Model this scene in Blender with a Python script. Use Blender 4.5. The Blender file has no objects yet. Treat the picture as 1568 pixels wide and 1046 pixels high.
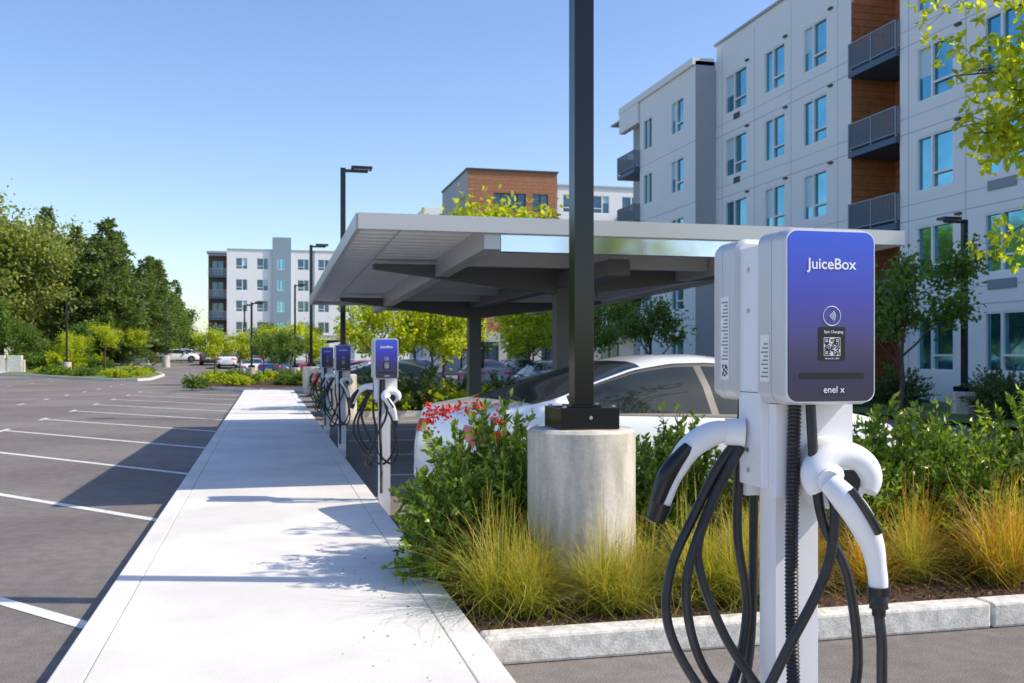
import bpy, math, random, bmesh
import numpy as np
from mathutils import Vector, Matrix
random.seed(7); rng=np.random.default_rng(7)
scene=bpy.context.scene
col=scene.collection
TAU=math.tau

# ---------------------------------------------------------------- materials
def mat(name,c,rough=.6,metal=0.,var=0.,vscale=5.,bump=0.,bscale=60.,spec=.5,c2=None,detail=6):
    m=bpy.data.materials.new(name); m.use_nodes=True
    nt=m.node_tree; b=nt.nodes['Principled BSDF']
    b.inputs['Base Color'].default_value=(*c,1); b.inputs['Roughness'].default_value=rough
    b.inputs['Metallic'].default_value=metal; b.inputs['Specular IOR Level'].default_value=spec
    tc=nt.nodes.new('ShaderNodeTexCoord')
    if var>0 or c2:
        n=nt.nodes.new('ShaderNodeTexNoise'); n.inputs['Scale'].default_value=vscale; n.inputs['Detail'].default_value=detail
        n.inputs['Roughness'].default_value=.65
        nt.links.new(tc.outputs['Object'],n.inputs['Vector'])
        r=nt.nodes.new('ShaderNodeValToRGB'); r.color_ramp.elements[0].position=.32; r.color_ramp.elements[1].position=.68
        a=c2 if c2 else tuple(x*(1-var) for x in c); bb=c if c2 else tuple(min(1,x*(1+var)) for x in c)
        r.color_ramp.elements[0].color=(*a,1); r.color_ramp.elements[1].color=(*bb,1)
        nt.links.new(n.outputs['Fac'],r.inputs['Fac']); nt.links.new(r.outputs['Color'],b.inputs['Base Color'])
    if bump>0:
        n2=nt.nodes.new('ShaderNodeTexNoise'); n2.inputs['Scale'].default_value=bscale; n2.inputs['Detail'].default_value=5
        nt.links.new(tc.outputs['Object'],n2.inputs['Vector'])
        bp=nt.nodes.new('ShaderNodeBump'); bp.inputs['Strength'].default_value=bump; bp.inputs['Distance'].default_value=.02
        nt.links.new(n2.outputs['Fac'],bp.inputs['Height']); nt.links.new(bp.outputs['Normal'],b.inputs['Normal'])
    return m

def speckle(m,scale,amount,detail=3,lo=.3,hi=.7,stretch=None):
    nt=m.node_tree; b=nt.nodes['Principled BSDF']; src=b.inputs['Base Color'].links[0].from_socket
    tc=nt.nodes.new('ShaderNodeTexCoord'); n=nt.nodes.new('ShaderNodeTexNoise'); n.inputs['Scale'].default_value=scale; n.inputs['Detail'].default_value=detail
    v=tc.outputs['Object']
    if stretch:
        mp=nt.nodes.new('ShaderNodeMapping'); mp.inputs['Scale'].default_value=stretch; nt.links.new(v,mp.inputs[0]); v=mp.outputs[0]
    nt.links.new(v,n.inputs['Vector'])
    mr=nt.nodes.new('ShaderNodeMapRange'); mr.inputs['From Min'].default_value=lo; mr.inputs['From Max'].default_value=hi
    mr.inputs['To Min'].default_value=1-amount; mr.inputs['To Max'].default_value=1+amount
    nt.links.new(n.outputs['Fac'],mr.inputs['Value'])
    mx=nt.nodes.new('ShaderNodeVectorMath'); mx.operation='SCALE'
    nt.links.new(src,mx.inputs[0]); nt.links.new(mr.outputs['Result'],mx.inputs['Scale'])
    nt.links.new(mx.outputs['Vector'],b.inputs['Base Color'])

def leafmat(name,cols,trans=.35,rough=.45,zramp=None):
    m=bpy.data.materials.new(name); m.use_nodes=True; nt=m.node_tree; b=nt.nodes['Principled BSDF']
    g=nt.nodes.new('ShaderNodeNewGeometry'); r=nt.nodes.new('ShaderNodeValToRGB')
    cr=r.color_ramp
    while len(cr.elements)<len(cols): cr.elements.new(.5)
    for i,c in enumerate(cols):
        cr.elements[i].position=i/(len(cols)-1); cr.elements[i].color=(*c,1)
    nt.links.new(g.outputs['Random Per Island'],r.inputs['Fac'])
    out=r.outputs['Color']
    if zramp:
        tc=nt.nodes.new('ShaderNodeTexCoord'); sx=nt.nodes.new('ShaderNodeSeparateXYZ'); nt.links.new(tc.outputs['Generated'],sx.inputs[0])
        r2=nt.nodes.new('ShaderNodeValToRGB'); r2.color_ramp.elements[0].position=.15; r2.color_ramp.elements[1].position=.80
        r2.color_ramp.elements[0].color=(0,0,0,1); r2.color_ramp.elements[1].color=(1,1,1,1)
        nt.links.new(sx.outputs['Z'],r2.inputs['Fac'])
        r3=nt.nodes.new('ShaderNodeValToRGB'); c3=r3.color_ramp
        while len(c3.elements)<len(zramp): c3.elements.new(.5)
        for i,c in enumerate(zramp):
            c3.elements[i].position=i/(len(zramp)-1); c3.elements[i].color=(*c,1)
        nt.links.new(g.outputs['Random Per Island'],r3.inputs['Fac'])
        mx=nt.nodes.new('ShaderNodeMix'); mx.data_type='RGBA'
        nt.links.new(r2.outputs['Color'],mx.inputs['Factor']); nt.links.new(out,mx.inputs['A']); nt.links.new(r3.outputs['Color'],mx.inputs['B'])
        out=mx.outputs['Result']
    nt.links.new(out,b.inputs['Base Color']); b.inputs['Roughness'].default_value=rough
    t=nt.nodes.new('ShaderNodeBsdfTranslucent'); br=nt.nodes.new('ShaderNodeVectorMath'); br.operation='MULTIPLY'
    br.inputs[1].default_value=(1.75,1.75,.6); nt.links.new(out,br.inputs[0]); nt.links.new(br.outputs['Vector'],t.inputs['Color'])
    ms=nt.nodes.new('ShaderNodeMixShader'); ms.inputs[0].default_value=trans
    o=nt.nodes['Material Output']; nt.links.new(b.outputs[0],ms.inputs[1]); nt.links.new(t.outputs[0],ms.inputs[2]); nt.links.new(ms.outputs[0],o.inputs['Surface'])
    return m

M={}
M['asphalt']=mat('asphalt',(.195,.172,.155),.9,var=.10,vscale=.7,bump=.35,bscale=220); speckle(M['asphalt'],120,.5); speckle(M['asphalt'],9,.12,5,.35,.65); speckle(M['asphalt'],.22,.15,6,.4,.6)
M['paint_white']=mat('road_paint',(.88,.87,.85),.7,c2=(.62,.61,.59),vscale=14)
M['concrete']=mat('sidewalk_concrete',(.735,.705,.655),.85,var=.045,vscale=2.2,bump=.15,bscale=180); speckle(M['concrete'],90,.07); speckle(M['concrete'],.9,.07,6,.4,.6)
M['curb']=mat('curb_concrete',(.66,.63,.57),.85,var=.11,vscale=5,bump=.2,bscale=70); speckle(M['curb'],60,.12); speckle(M['curb'],14,.14,6,.4,.6)
M['pier']=mat('pier_concrete',(.55,.505,.43),.85,var=.10,vscale=3,bump=.12,bscale=25); speckle(M['pier'],45,.08); speckle(M['pier'],3.5,.28,7,.35,.65,(2.2,2.2,.45))
M['joint']=mat('joint',(.22,.21,.20),.9)
M['mulch']=mat('mulch',(.15,.075,.045),.95,c2=(.035,.018,.011),vscale=45,bump=1.,bscale=70)
M['soil']=mat('ground_soil',(.18,.15,.08),.95,c2=(.08,.11,.03),vscale=.6,bump=.5,bscale=30)
M['lawn']=mat('lawn',(.18,.24,.05),.95,c2=(.09,.13,.03),vscale=3,bump=.8,bscale=60)
M['wall_white']=mat('wall_white',(.87,.87,.86),.75,var=.02,vscale=1.)
M['wall_grey']=mat('wall_grey',(.42,.43,.45),.75,var=.03)
M['wall_bluegrey']=mat('wall_bluegrey',(.26,.35,.41),.7,var=.03)
M['wood']=mat('wood_panel',(.56,.23,.09),.55,c2=(.36,.135,.05),vscale=4)
M['wood_dark']=mat('wood_panel_dark',(.16,.09,.06),.6,c2=(.10,.06,.045),vscale=4)
M['brick']=mat('brick_panel',(.46,.20,.10),.75,c2=(.36,.15,.075),vscale=5)
M['base_conc']=mat('base_concrete',(.46,.46,.44),.85,var=.06)
M['seam']=mat('panel_seam',(.46,.47,.50),.8)
M['glass']=mat('window_glass',(.22,.54,.62),.05,metal=.9,c2=(.08,.30,.41),vscale=.35)
M['glass_dark']=mat('window_glass_dark',(.13,.20,.25),.05,metal=.7,c2=(.05,.09,.13),vscale=.3)
M['blind']=mat('window_blind',(.45,.66,.74),.35,spec=.8)
M['frame']=mat('window_frame',(.86,.86,.86),.5)
M['frame_dark']=mat('window_frame_dark',(.05,.055,.06),.5)
M['black_paint']=mat('black_powdercoat',(.004,.005,.008),.16,spec=.5)
M['rail']=mat('balcony_metal',(.24,.28,.33),.5,metal=.3)
M['slab']=mat('balcony_slab',(.05,.11,.19),.5)
M['canopy']=mat('canopy_deck',(.84,.83,.80),.45,metal=.0,var=.03)
M['fascia']=mat('canopy_fascia',(.54,.54,.53),.35,metal=.3)
M['gutter']=mat('canopy_gutter',(.82,.86,.92),.10,metal=.9)
M['steel_dark']=mat('canopy_steel',(.11,.11,.108),.5,spec=.5)
M['bark']=mat('bark',(.15,.105,.075),.9,c2=(.07,.05,.036),vscale=12,bump=.6,bscale=30)
M['bark_pale']=mat('bark_pale',(.46,.35,.25),.9,var=.3,vscale=3)
M['leaf_shrub']=leafmat('leaf_shrub',[(.06,.12,.015),(.13,.225,.025),(.24,.34,.04),(.37,.44,.07)],.34,.28)
M['leaf_shrub_dark']=leafmat('leaf_shrub_dark',[(.035,.075,.02),(.07,.125,.03),(.12,.18,.04)],.22,.45)
M['leaf_tree']=leafmat('leaf_tree',[(.07,.14,.025),(.12,.21,.035),(.20,.29,.055)],.4,.55)
M['leaf_lime']=leafmat('leaf_lime',[(.23,.30,.02),(.38,.45,.03),(.58,.58,.035)],.5,.5)
M['leaf_conifer']=leafmat('leaf_conifer',[(.065,.11,.03),(.11,.17,.04),(.19,.25,.055)],.34,.6)
M['leaf_forest']=leafmat('leaf_forest',[(.14,.18,.045),(.23,.28,.065),(.36,.38,.11)],.42,.6)
M['grass_blade']=leafmat('grass_blade',[(.10,.17,.02),(.20,.26,.03),(.31,.32,.04)],.4,.5,zramp=[(.28,.33,.04),(.52,.44,.06),(.62,.40,.07),(.70,.57,.23)])
M['grass_gold']=leafmat('grass_gold',[(.12,.17,.02),(.28,.24,.03),(.44,.28,.04)],.4,.5,zramp=[(.40,.37,.04),(.66,.38,.045),(.70,.27,.045),(.75,.56,.17)])
M['chip']=leafmat('mulch_chip',[(.06,.03,.018),(.17,.08,.045),(.32,.18,.10),(.08,.045,.03)],0.0,.9)
M['white_plastic']=mat('white_plastic',(.82,.82,.83),.30,var=.02,vscale=9)
M['white_coat']=mat('white_powdercoat',(.80,.80,.83),.42,var=.02,vscale=6,bump=.05,bscale=500)
M['silver']=mat('silver_shell',(.58,.58,.60),.36,metal=.25,bump=.03,bscale=600)
M['rubber']=mat('rubber_black',(.014,.015,.018),.40,spec=.5,c2=(.03,.03,.032),vscale=25)
M['black_plastic']=mat('black_plastic',(.012,.012,.014),.3)
M['sticker']=mat('sticker_white',(.80,.80,.80),.4)
M['print_grey']=mat('print_grey',(.22,.22,.23),.5)
M['print_white']=mat('print_white',(.88,.89,.93),.4)
M['print_black']=mat('print_black',(.01,.01,.012),.3)
M['screw']=mat('screw_steel',(.5,.5,.5),.3,metal=.9)
M['tyre']=mat('tyre',(.018,.018,.018),.85)
M['rim']=mat('rim',(.35,.36,.38),.3,metal=.9)
M['car_glass']=mat('car_glass',(.012,.022,.026),.03,spec=.35)
M['tail']=mat('tail_light',(.65,.012,.01),.15)
M['headl']=mat('head_light',(.7,.72,.75),.1)
M['trim']=mat('car_trim',(.02,.02,.022),.5)
M['util']=mat('utility_green',(.24,.33,.28),.5)
M['fence_wood']=mat('fence_wood',(.55,.31,.14),.8,var=.15,vscale=3)
M['flower']=leafmat('flower_red',[(.45,.02,.015),(.70,.05,.03),(.60,.03,.02)],.3,.5)
m=bpy.data.materials.new('car_paint'); m.use_nodes=True; b=m.node_tree.nodes['Principled BSDF']
oi=m.node_tree.nodes.new('ShaderNodeObjectInfo'); m.node_tree.links.new(oi.outputs['Color'],b.inputs['Base Color'])
b.inputs['Roughness'].default_value=.35; b.inputs['Coat Weight'].default_value=1.; b.inputs['Coat Roughness'].default_value=.04
M['car_paint']=m
m=bpy.data.materials.new('charger_face'); m.use_nodes=True; nt=m.node_tree; b=nt.nodes['Principled BSDF']
tc=nt.nodes.new('ShaderNodeTexCoord'); sx=nt.nodes.new('ShaderNodeSeparateXYZ'); nt.links.new(tc.outputs['Object'],sx.inputs[0])
mr=nt.nodes.new('ShaderNodeMapRange'); mr.inputs['From Min'].default_value=1.345; mr.inputs['From Max'].default_value=1.73
nt.links.new(sx.outputs['Z'],mr.inputs['Value']); r=nt.nodes.new('ShaderNodeValToRGB'); cr=r.color_ramp
cr.elements[0].color=(.055,.055,.078,1); cr.elements[1].color=(.045,.10,.66,1)
e=cr.elements.new(.30); e.color=(.045,.045,.13,1); e=cr.elements.new(.62); e.color=(.04,.045,.40,1)
nt.links.new(mr.outputs[0],r.inputs[0]); nt.links.new(r.outputs[0],b.inputs['Base Color']); b.inputs['Roughness'].default_value=.10
M['charger_face']=m

# ---------------------------------------------------------------- mesh builder
class MB:
    def __init__(s): s.v=[]; s.f=[]; s.m=[]; s.mats=[]
    def mi(s,k):
        if k not in s.mats: s.mats.append(k)
        return s.mats.index(k)
    def add(s,vs,fs,k):
        o=len(s.v); s.v+= [tuple(v) for v in vs]; i=s.mi(k)
        for f in fs: s.f.append(tuple(o+a for a in f)); s.m.append(i)
    def box(s,x0,x1,y0,y1,z0,z1,k):
        s.add([(x0,y0,z0),(x1,y0,z0),(x1,y1,z0),(x0,y1,z0),(x0,y0,z1),(x1,y0,z1),(x1,y1,z1),(x0,y1,z1)],
              [(0,3,2,1),(4,5,6,7),(0,1,5,4),(1,2,6,5),(2,3,7,6),(3,0,4,7)],k)
    def hexa(s,c,k):
        s.add(c,[(0,3,2,1),(4,5,6,7),(0,1,5,4),(1,2,6,5),(2,3,7,6),(3,0,4,7)],k)
    def quad(s,a,b,c,d,k): s.add([a,b,c,d],[(0,1,2,3)],k)
    def tube(s,pts,rad,n,k,cap=True):
        pts=[Vector(p) for p in pts]; N=len(pts)
        if not hasattr(rad,'__len__'): rad=[rad]*N
        vs=[]; t0=(pts[1]-pts[0]).normalized(); up=Vector((0,0,1)) if abs(t0.z)<.9 else Vector((0,1,0))
        a=t0.cross(up).normalized()
        for i,p in enumerate(pts):
            t=(pts[min(i+1,N-1)]-pts[max(i-1,0)]).normalized()
            a=(a-t*a.dot(t)).normalized(); bb=t.cross(a)
            for j in range(n):
                an=TAU*j/n; vs.append(p+(a*math.cos(an)+bb*math.sin(an))*rad[i])
        fs=[]
        for i in range(N-1):
            for j in range(n):
                fs.append((i*n+j,i*n+(j+1)%n,(i+1)*n+(j+1)%n,(i+1)*n+j))
        if cap: fs.append(tuple(range(n-1,-1,-1))); fs.append(tuple((N-1)*n+j for j in range(n)))
        s.add(vs,fs,k)
    def cyl(s,x,y,z0,z1,r,n,k,r2=None):
        s.tube([(x,y,z0),(x,y,z1)],[r,r if r2 is None else r2],n,k)
    def rloft(s,cx,cz,w,h,r,layers,k,n=6):
        rings=[]
        for (y,ins) in layers:
            ww,hh,rr=w/2-ins,h/2-ins,max(r-ins,.002); ring=[]
            for (sx_,sz_,a0) in ((1,1,0),(-1,1,90),(-1,-1,180),(1,-1,270)):
                for i in range(n+1):
                    a=math.radians(a0+90*i/n)
                    ring.append((cx+sx_*(ww-rr)+rr*math.cos(a),y,cz+sz_*(hh-rr)+rr*math.sin(a)))
            rings.append(ring)
        L=len(rings[0]); vs=[p for r_ in rings for p in r_]; fs=[]
        for i in range(len(rings)-1):
            for j in range(L): fs.append((i*L+j,i*L+(j+1)%L,(i+1)*L+(j+1)%L,(i+1)*L+j))
        fs.append(tuple(range(L))); fs.append(tuple((len(rings)-1)*L+j for j in range(L-1,-1,-1)))
        s.add(vs,fs,k)
    def mesh(s,name,smooth=False):
        me=bpy.data.meshes.new(name); me.from_pydata(s.v,[],s.f)
        for k in s.mats: me.materials.append(M[k])
        me.polygons.foreach_set('material_index',s.m)
        if smooth:
            me.polygons.foreach_set('use_smooth',[True]*len(me.polygons))
            try: me.set_sharp_from_angle(angle=math.radians(38))
            except Exception: pass
        me.update(); return me
    def obj(s,name,loc=(0,0,0),rot=0,parent=None,smooth=False,bevel=0):
        o=bpy.data.objects.new(name,s.mesh(name,smooth)); col.objects.link(o); o.location=loc; o.rotation_euler[2]=rot
        if parent: o.parent=parent
        if bevel:
            md=o.modifiers.new('b','BEVEL'); md.width=bevel; md.segments=2; md.limit_method='ANGLE'
        return o
def empty(name,loc=(0,0,0),rot=0,scale=1):
    e=bpy.data.objects.new(name,None); col.objects.link(e); e.location=loc; e.rotation_euler[2]=rot; e.scale=(scale,)*3; e.empty_display_size=.2
    return e
def inst(parts,name,loc,rot=0,scale=1,color=None):
    e=empty(name,loc,rot); 
    e.scale=scale if hasattr(scale,'__len__') else (scale,)*3
    for pn,me in parts:
        o=bpy.data.objects.new(pn,me); col.objects.link(o); o.parent=e
        if color: o.color=(*color,1)
    return e
def smoothpts(P,n=8):
    P=[Vector(p) for p in P]; out=[]
    Q=[P[0]*2-P[1]]+P+[P[-1]*2-P[-2]]
    for i in range(1,len(Q)-2):
        for j in range(n):
            t=j/n; a,b_,c,d=Q[i-1],Q[i],Q[i+1],Q[i+2]
            out.append(.5*((2*b_)+(c-a)*t+(2*a-5*b_+4*c-d)*t*t+(3*b_-a-3*c+d)*t**3))
    out.append(P[-1]); return out
def gz(x,y):
    t=min(1,max(0,(y-72)/50)); t=t*t*(3-2*t)
    k=min(1,max(0,(14-x)/8)); return 1.0*t*k

# ---------------------------------------------------------------- ground
def sheet(name,x0,x1,y0,y1,z,k,step=6.):
    mb=MB(); nx=max(1,int((x1-x0)/step)); ny=max(1,int((y1-y0)/step))
    vs=[]
    for j in range(ny+1):
        for i in range(nx+1):
            x=x0+(x1-x0)*i/nx; y=y0+(y1-y0)*j/ny; vs.append((x,y,z+gz(x,y)))
    fs=[(j*(nx+1)+i,j*(nx+1)+i+1,(j+1)*(nx+1)+i+1,(j+1)*(nx+1)+i) for j in range(ny) for i in range(nx)]
    mb.add(vs,fs,k); return mb.obj(name)
sheet('ground',-600,600,-300,1200,-.25,'soil',12.)
sheet('parking_lot',-42,17,-12,160,-.15,'asphalt',4.)
sheet('lawn',15.2,21.4,-10,70,-.05,'lawn',6.)

mb=MB()
mb.box(-.945,1.065,-4,44,-.15,-.012,'joint')
y=-3.72; L=1.83
while y<44:
    y1=min(y+L,44)
    for (a,b_) in ((-.955,-.80),(-.796,.906),(.910,1.075)):
        mb.box(a,b_,y+.003,y1-.003,-.15,0,'concrete')
    y+=L
mb.obj('sidewalk',bevel=.007)

mb=MB(); d=np.array([-1.089,1.297]); d/=np.linalg.norm(d)
def stripe(p,q,w,k='paint_white',z=-.146):
    p=np.array(p,float);q=np.array(q,float);t=(q-p)/np.linalg.norm(q-p);n=np.array([t[1],-t[0]])*w/2
    mb.quad((*(p+n),z),(*(q+n),z),(*(q-n),z),(*(p-n),z),k)
for i in range(-2,11):
    y0=6.3+3.9*i
    if y0>43: break
    p=np.array([-1.02,y0]); q=p+d*6.9
    stripe(p,q,.11)
    stripe(q+np.array([-.02,-.45]),q+np.array([-.02,.45]),.10,z=-.142)
for i in range(14):
    stripe((-7.9,8+3.9*i),(-7.9,8.9+3.9*i),.10)
for i in range(12):
    stripe((-13.2,10+5.2*i),(-13.2,10.9+5.2*i),.10)
for i in range(10): stripe((1.5,10.6+i*2.75),(6.5,10.6+i*2.75),.10)
mb.obj('parking_stripes')

mb=MB(); mb.box(1.08,15,5.165,7.45,-.14,-.045,'mulch'); mb.obj('planting_bed')
mb=MB()
x=1.085
while x<16:
    mb.box(x,x+3.04,5.0,5.16,-.15,0,'curb'); x+=3.05
mb.box(1.5,15,7.46,7.6,-.15,0,'curb')
mb.obj('curb',bevel=.018)
# ---------------------------------------------------------------- foliage helpers
def unit(a): return a/np.maximum(np.linalg.norm(a,axis=1,keepdims=True),1e-6)
def leafmesh(name,pos,dr,ln,wd,key,fold=.25,shape=.6):
    G=rng
    N=len(pos); dr=unit(dr); ln=np.broadcast_to(np.asarray(ln,float),(N,))[:,None]; wd=np.broadcast_to(np.asarray(wd,float),(N,))[:,None]
    r=unit(G.normal(size=(N,3))+np.array([0,0,.9])); s=unit(np.cross(dr,r)); u=np.cross(s,dr)
    v=np.zeros((N,6,3))
    v[:,0]=pos; v[:,3]=pos+dr*ln
    for i,(t,sg) in enumerate(((.3,-1),(.72,-1))):
        w=wd*(.5 if i==0 else .5*shape)
        v[:,1+i]=pos+dr*ln*t-s*w+u*w*fold
        v[:,5-i]=pos+dr*ln*t+s*w+u*w*fold
    f=np.array([[0,1,2,3],[0,3,4,5]])
    F=(np.arange(N)[:,None,None]*6+f[None]).reshape(-1,4)
    me=bpy.data.meshes.new(name); me.vertices.add(N*6); me.vertices.foreach_set('co',v.reshape(-1))
    me.loops.add(len(F)*4); me.loops.foreach_set('vertex_index',F.reshape(-1).astype(np.int32))
    me.polygons.add(len(F)); me.polygons.foreach_set('loop_start',np.arange(0,len(F)*4,4,dtype=np.int32))
    try: me.polygons.foreach_set('loop_total',np.full(len(F),4,dtype=np.int32))
    except Exception: pass
    me.materials.append(M[key]); me.update(calc_edges=True); me.validate(); return me

N=11000
pos=np.c_[rng.uniform(1.09,9,N),rng.uniform(5.17,7.4,N),rng.uniform(0,.014,N)-.043]; dr=rng.normal(size=(N,3)); dr[:,2]*=.3
o=bpy.data.objects.new('mulch_chips',leafmesh('mulch_chips',pos,dr,rng.uniform(.015,.05,N),rng.uniform(.008,.018,N),'chip')); col.objects.link(o)
N=150
pos=np.c_[rng.uniform(.75,1.05,N)-np.abs(rng.normal(size=N))*.25,rng.uniform(3,9,N),np.full(N,.004)]; dr=rng.normal(size=(N,3)); dr[:,2]*=.1
o=bpy.data.objects.new('fallen_leaves',leafmesh('fallen_leaves',pos,dr,rng.uniform(.008,.022,N),rng.uniform(.004,.010,N),'chip')); col.objects.link(o)

def shrub_parts(name,R,H,stems,lps,ll,key,seed=0):
    g=np.random.default_rng(seed); P=[];D=[]; mb=MB()
    for i in range(stems):
        az=g.uniform(0,TAU); el=math.acos(g.uniform(-.05,1)); 
        rr=g.uniform(.55,1.14); tip=np.array([math.cos(az)*math.sin(el)*R*rr,math.sin(az)*math.sin(el)*R*rr,(.14+.84*max(0,math.cos(el)))*H*rr])
        base=np.array([*(g.normal(size=2)*R*.12),0]); mid=(base+tip)/2+np.array([0,0,H*.12])+g.normal(size=3)*R*.08
        t=g.uniform(.38,1,lps)[:,None]; q=(1-t)**2*base+2*t*(1-t)*mid+t*t*tip
        tg=2*(1-t)*(mid-base)+2*t*(tip-mid); tg=unit(tg)
        P.append(q+g.normal(size=(lps,3))*.010); D.append(tg*.7+unit(g.normal(size=(lps,3)))*.9+np.array([0,0,.15]))
        mb.tube([base,(base+mid)/2+np.array([0,0,H*.04]),mid*.5+(.25*base+.25*tip),tip*.97],[.007,.006,.005,.002],4,'bark',cap=False)
    P=np.concatenate(P);D=np.concatenate(D); n=len(P)
    return [('stems',mb.mesh(name+'_stems',True)),('leaves',leafmesh(name+'_leaves',P,D,g.uniform(.7,1.25,n)*ll,g.uniform(.40,.54,n)*ll,key))]
SH=[shrub_parts('shrubA',.62,1.10,260,42,.066,'leaf_shrub',1),shrub_parts('shrubB',.58,1.0,240,42,.062,'leaf_shrub',2)]
SHD=[shrub_parts('shrubC',.8,1.1,110,30,.085,'leaf_shrub_dark',3)]
for i,(x,y,s,r) in enumerate([(1.50,6.85,1.04,0),(1.24,6.45,.82,2),(1.66,6.40,.84,3.3),(2.95,7.0,1.02,1),(2.55,6.7,.78,2.6),(3.9,7.0,.95,3),(4.6,6.8,1.0,.7),(5.3,7.0,1.03,4),(6.1,6.9,1.05,2),(7.0,7.0,1.08,5),(5.0,6.35,.80,.2),(5.8,6.3,.82,5.2),(6.4,6.3,.82,1.2),(8.0,7.0,1.1,.4),(3.4,6.6,.76,4.4),(4.2,6.4,.75,1.9),(7.3,6.3,.88,2.2)]):
    e=inst(SH[i%2],'shrub',(x,y,-.05),r,s)
    if i==0:
        # red blossom clusters in the shrub beside the lamp pier
        g=np.random.default_rng(77); C=[]
        for k in range(9):
            a=g.uniform(2.4,5.4); c=np.array([math.cos(a)*g.uniform(.15,.42),math.sin(a)*g.uniform(.15,.42),g.uniform(.98,1.12)]); C.append(c+g.normal(size=(26,3))*.024)
        C=np.concatenate(C); fo=bpy.data.objects.new('blossoms',leafmesh('blossoms',C,g.normal(size=C.shape)+np.array([0,0,.5]),.028,.020,'flower')); col.objects.link(fo); fo.parent=e
for i in range(26):
    inst(SHD[0],'hedge_shrub',(17+rng.uniform(0,2.5),14+i*1.6,-.06),rng.uniform(0,6),rng.uniform(.85,1.25))

def grass_mesh(name,nb,L,key,seed,spread=.10,wid=.0034):
    g=np.random.default_rng(seed); S=7
    az=g.uniform(0,TAU,nb); rb=np.sqrt(g.uniform(0,1,nb))*spread; ln=L*np.clip(g.normal(.85,.26,nb),.3,1.5); lean=np.clip(g.normal(.66,.40,nb),.05,1.6)
    dro=g.uniform(.25,1.,nb)
    base=np.c_[np.cos(az+g.normal(size=nb)*.8)*rb,np.sin(az+g.normal(size=nb)*.8)*rb]
    v=np.zeros((nb,S+1,2,3)); az2=az+g.normal(size=nb)*.6; tw=g.normal(size=nb)*.6; wv=wid*g.uniform(.6,1.3,nb)
    for k in range(S+1):
        t=k/S; aa=az2+tw*t*t; hx=ln*lean*(.30*t+.55*t*t); z=ln*(t*(1-.22*lean)-dro*lean*t**3*.62)
        cx=base[:,0]+np.cos(aa)*hx; cy=base[:,1]+np.sin(aa)*hx; w=wv*(1-.85*t)
        sx_=-np.sin(aa)*w; sy=np.cos(aa)*w
        v[:,k,0]=np.c_[cx-sx_,cy-sy,z]; v[:,k,1]=np.c_[cx+sx_,cy+sy,z]
    F=[[2*k,2*k+1,2*k+3,2*k+2] for k in range(S)]
    F=(np.arange(nb)[:,None,None]*(2*(S+1))+np.array(F)[None]).reshape(-1,4)
    me=bpy.data.meshes.new(name); me.from_pydata(v.reshape(-1,3).tolist(),[],F.tolist()); me.materials.append(M[key]); return me
GR=[grass_mesh('grass_g1',850,.66,'grass_blade',11),grass_mesh('grass_g2',780,.60,'grass_blade',12),grass_mesh('grass_g3',660,.70,'grass_blade',15)]
GG=[grass_mesh('grass_o1',850,.66,'grass_gold',13),grass_mesh('grass_o2',800,.70,'grass_gold',14)]
def ginst(me,x,y,s,r):
    o=bpy.data.objects.new('ornamental_grass',me); col.objects.link(o); o.location=(x,y,-.05); o.rotation_euler[2]=r; o.scale=(s*1.12,s*1.12,s)
for i,(x,y,s) in enumerate([(1.32,5.68,.92),(1.58,5.84,.85),(1.46,5.54,.66),(1.92,5.56,.80),(2.2,5.75,.78),(2.05,5.46,.55),(2.55,5.62,.92),(2.95,5.78,.95),(2.75,5.50,.7),(3.2,6.0,.85)]): ginst(GR[i%3],x,y,s,i*1.3)
for i in range(24): ginst(GG[i%2] if i%4 else GR[0],2.9+i*.30+rng.uniform(-.08,.08),5.64+(i%3)*.22+rng.uniform(-.06,.06),rng.uniform(.68,1.05),i*1.7)

def grow(mb,p,d,r,L,depth,g,key,maxd,tips):
    n=4; pts=[p]; rad=[r]; q=p.copy(); dd=d.copy()
    for i in range(n):
        dd=dd+g.normal(size=3)*.13+np.array([0,0,.05]); dd/=np.linalg.norm(dd); q=q+dd*L/n; pts.append(q.copy()); rad.append(r*(1-.5*(i+1)/n))
    mb.tube(pts,rad,7 if depth<2 else 4,key,cap=False)
    if depth>=maxd-1:
        for i in range(1,n+1): tips.append((pts[i],dd))
    if depth<maxd:
        k=g.integers(3,5)
        for i in range(k):
            j=g.integers(2,n+1) if depth>0 else g.integers(1,n+1); az=g.uniform(0,TAU); sp=g.uniform(.45,.95)
            side=np.array([math.cos(az),math.sin(az),.15]); nd=dd*(1-sp*.5)+side*sp; nd/=np.linalg.norm(nd)
            grow(mb,pts[j],nd,rad[j]*.62,L*g.uniform(.58,.8),depth+1,g,key,maxd,tips)
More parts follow.
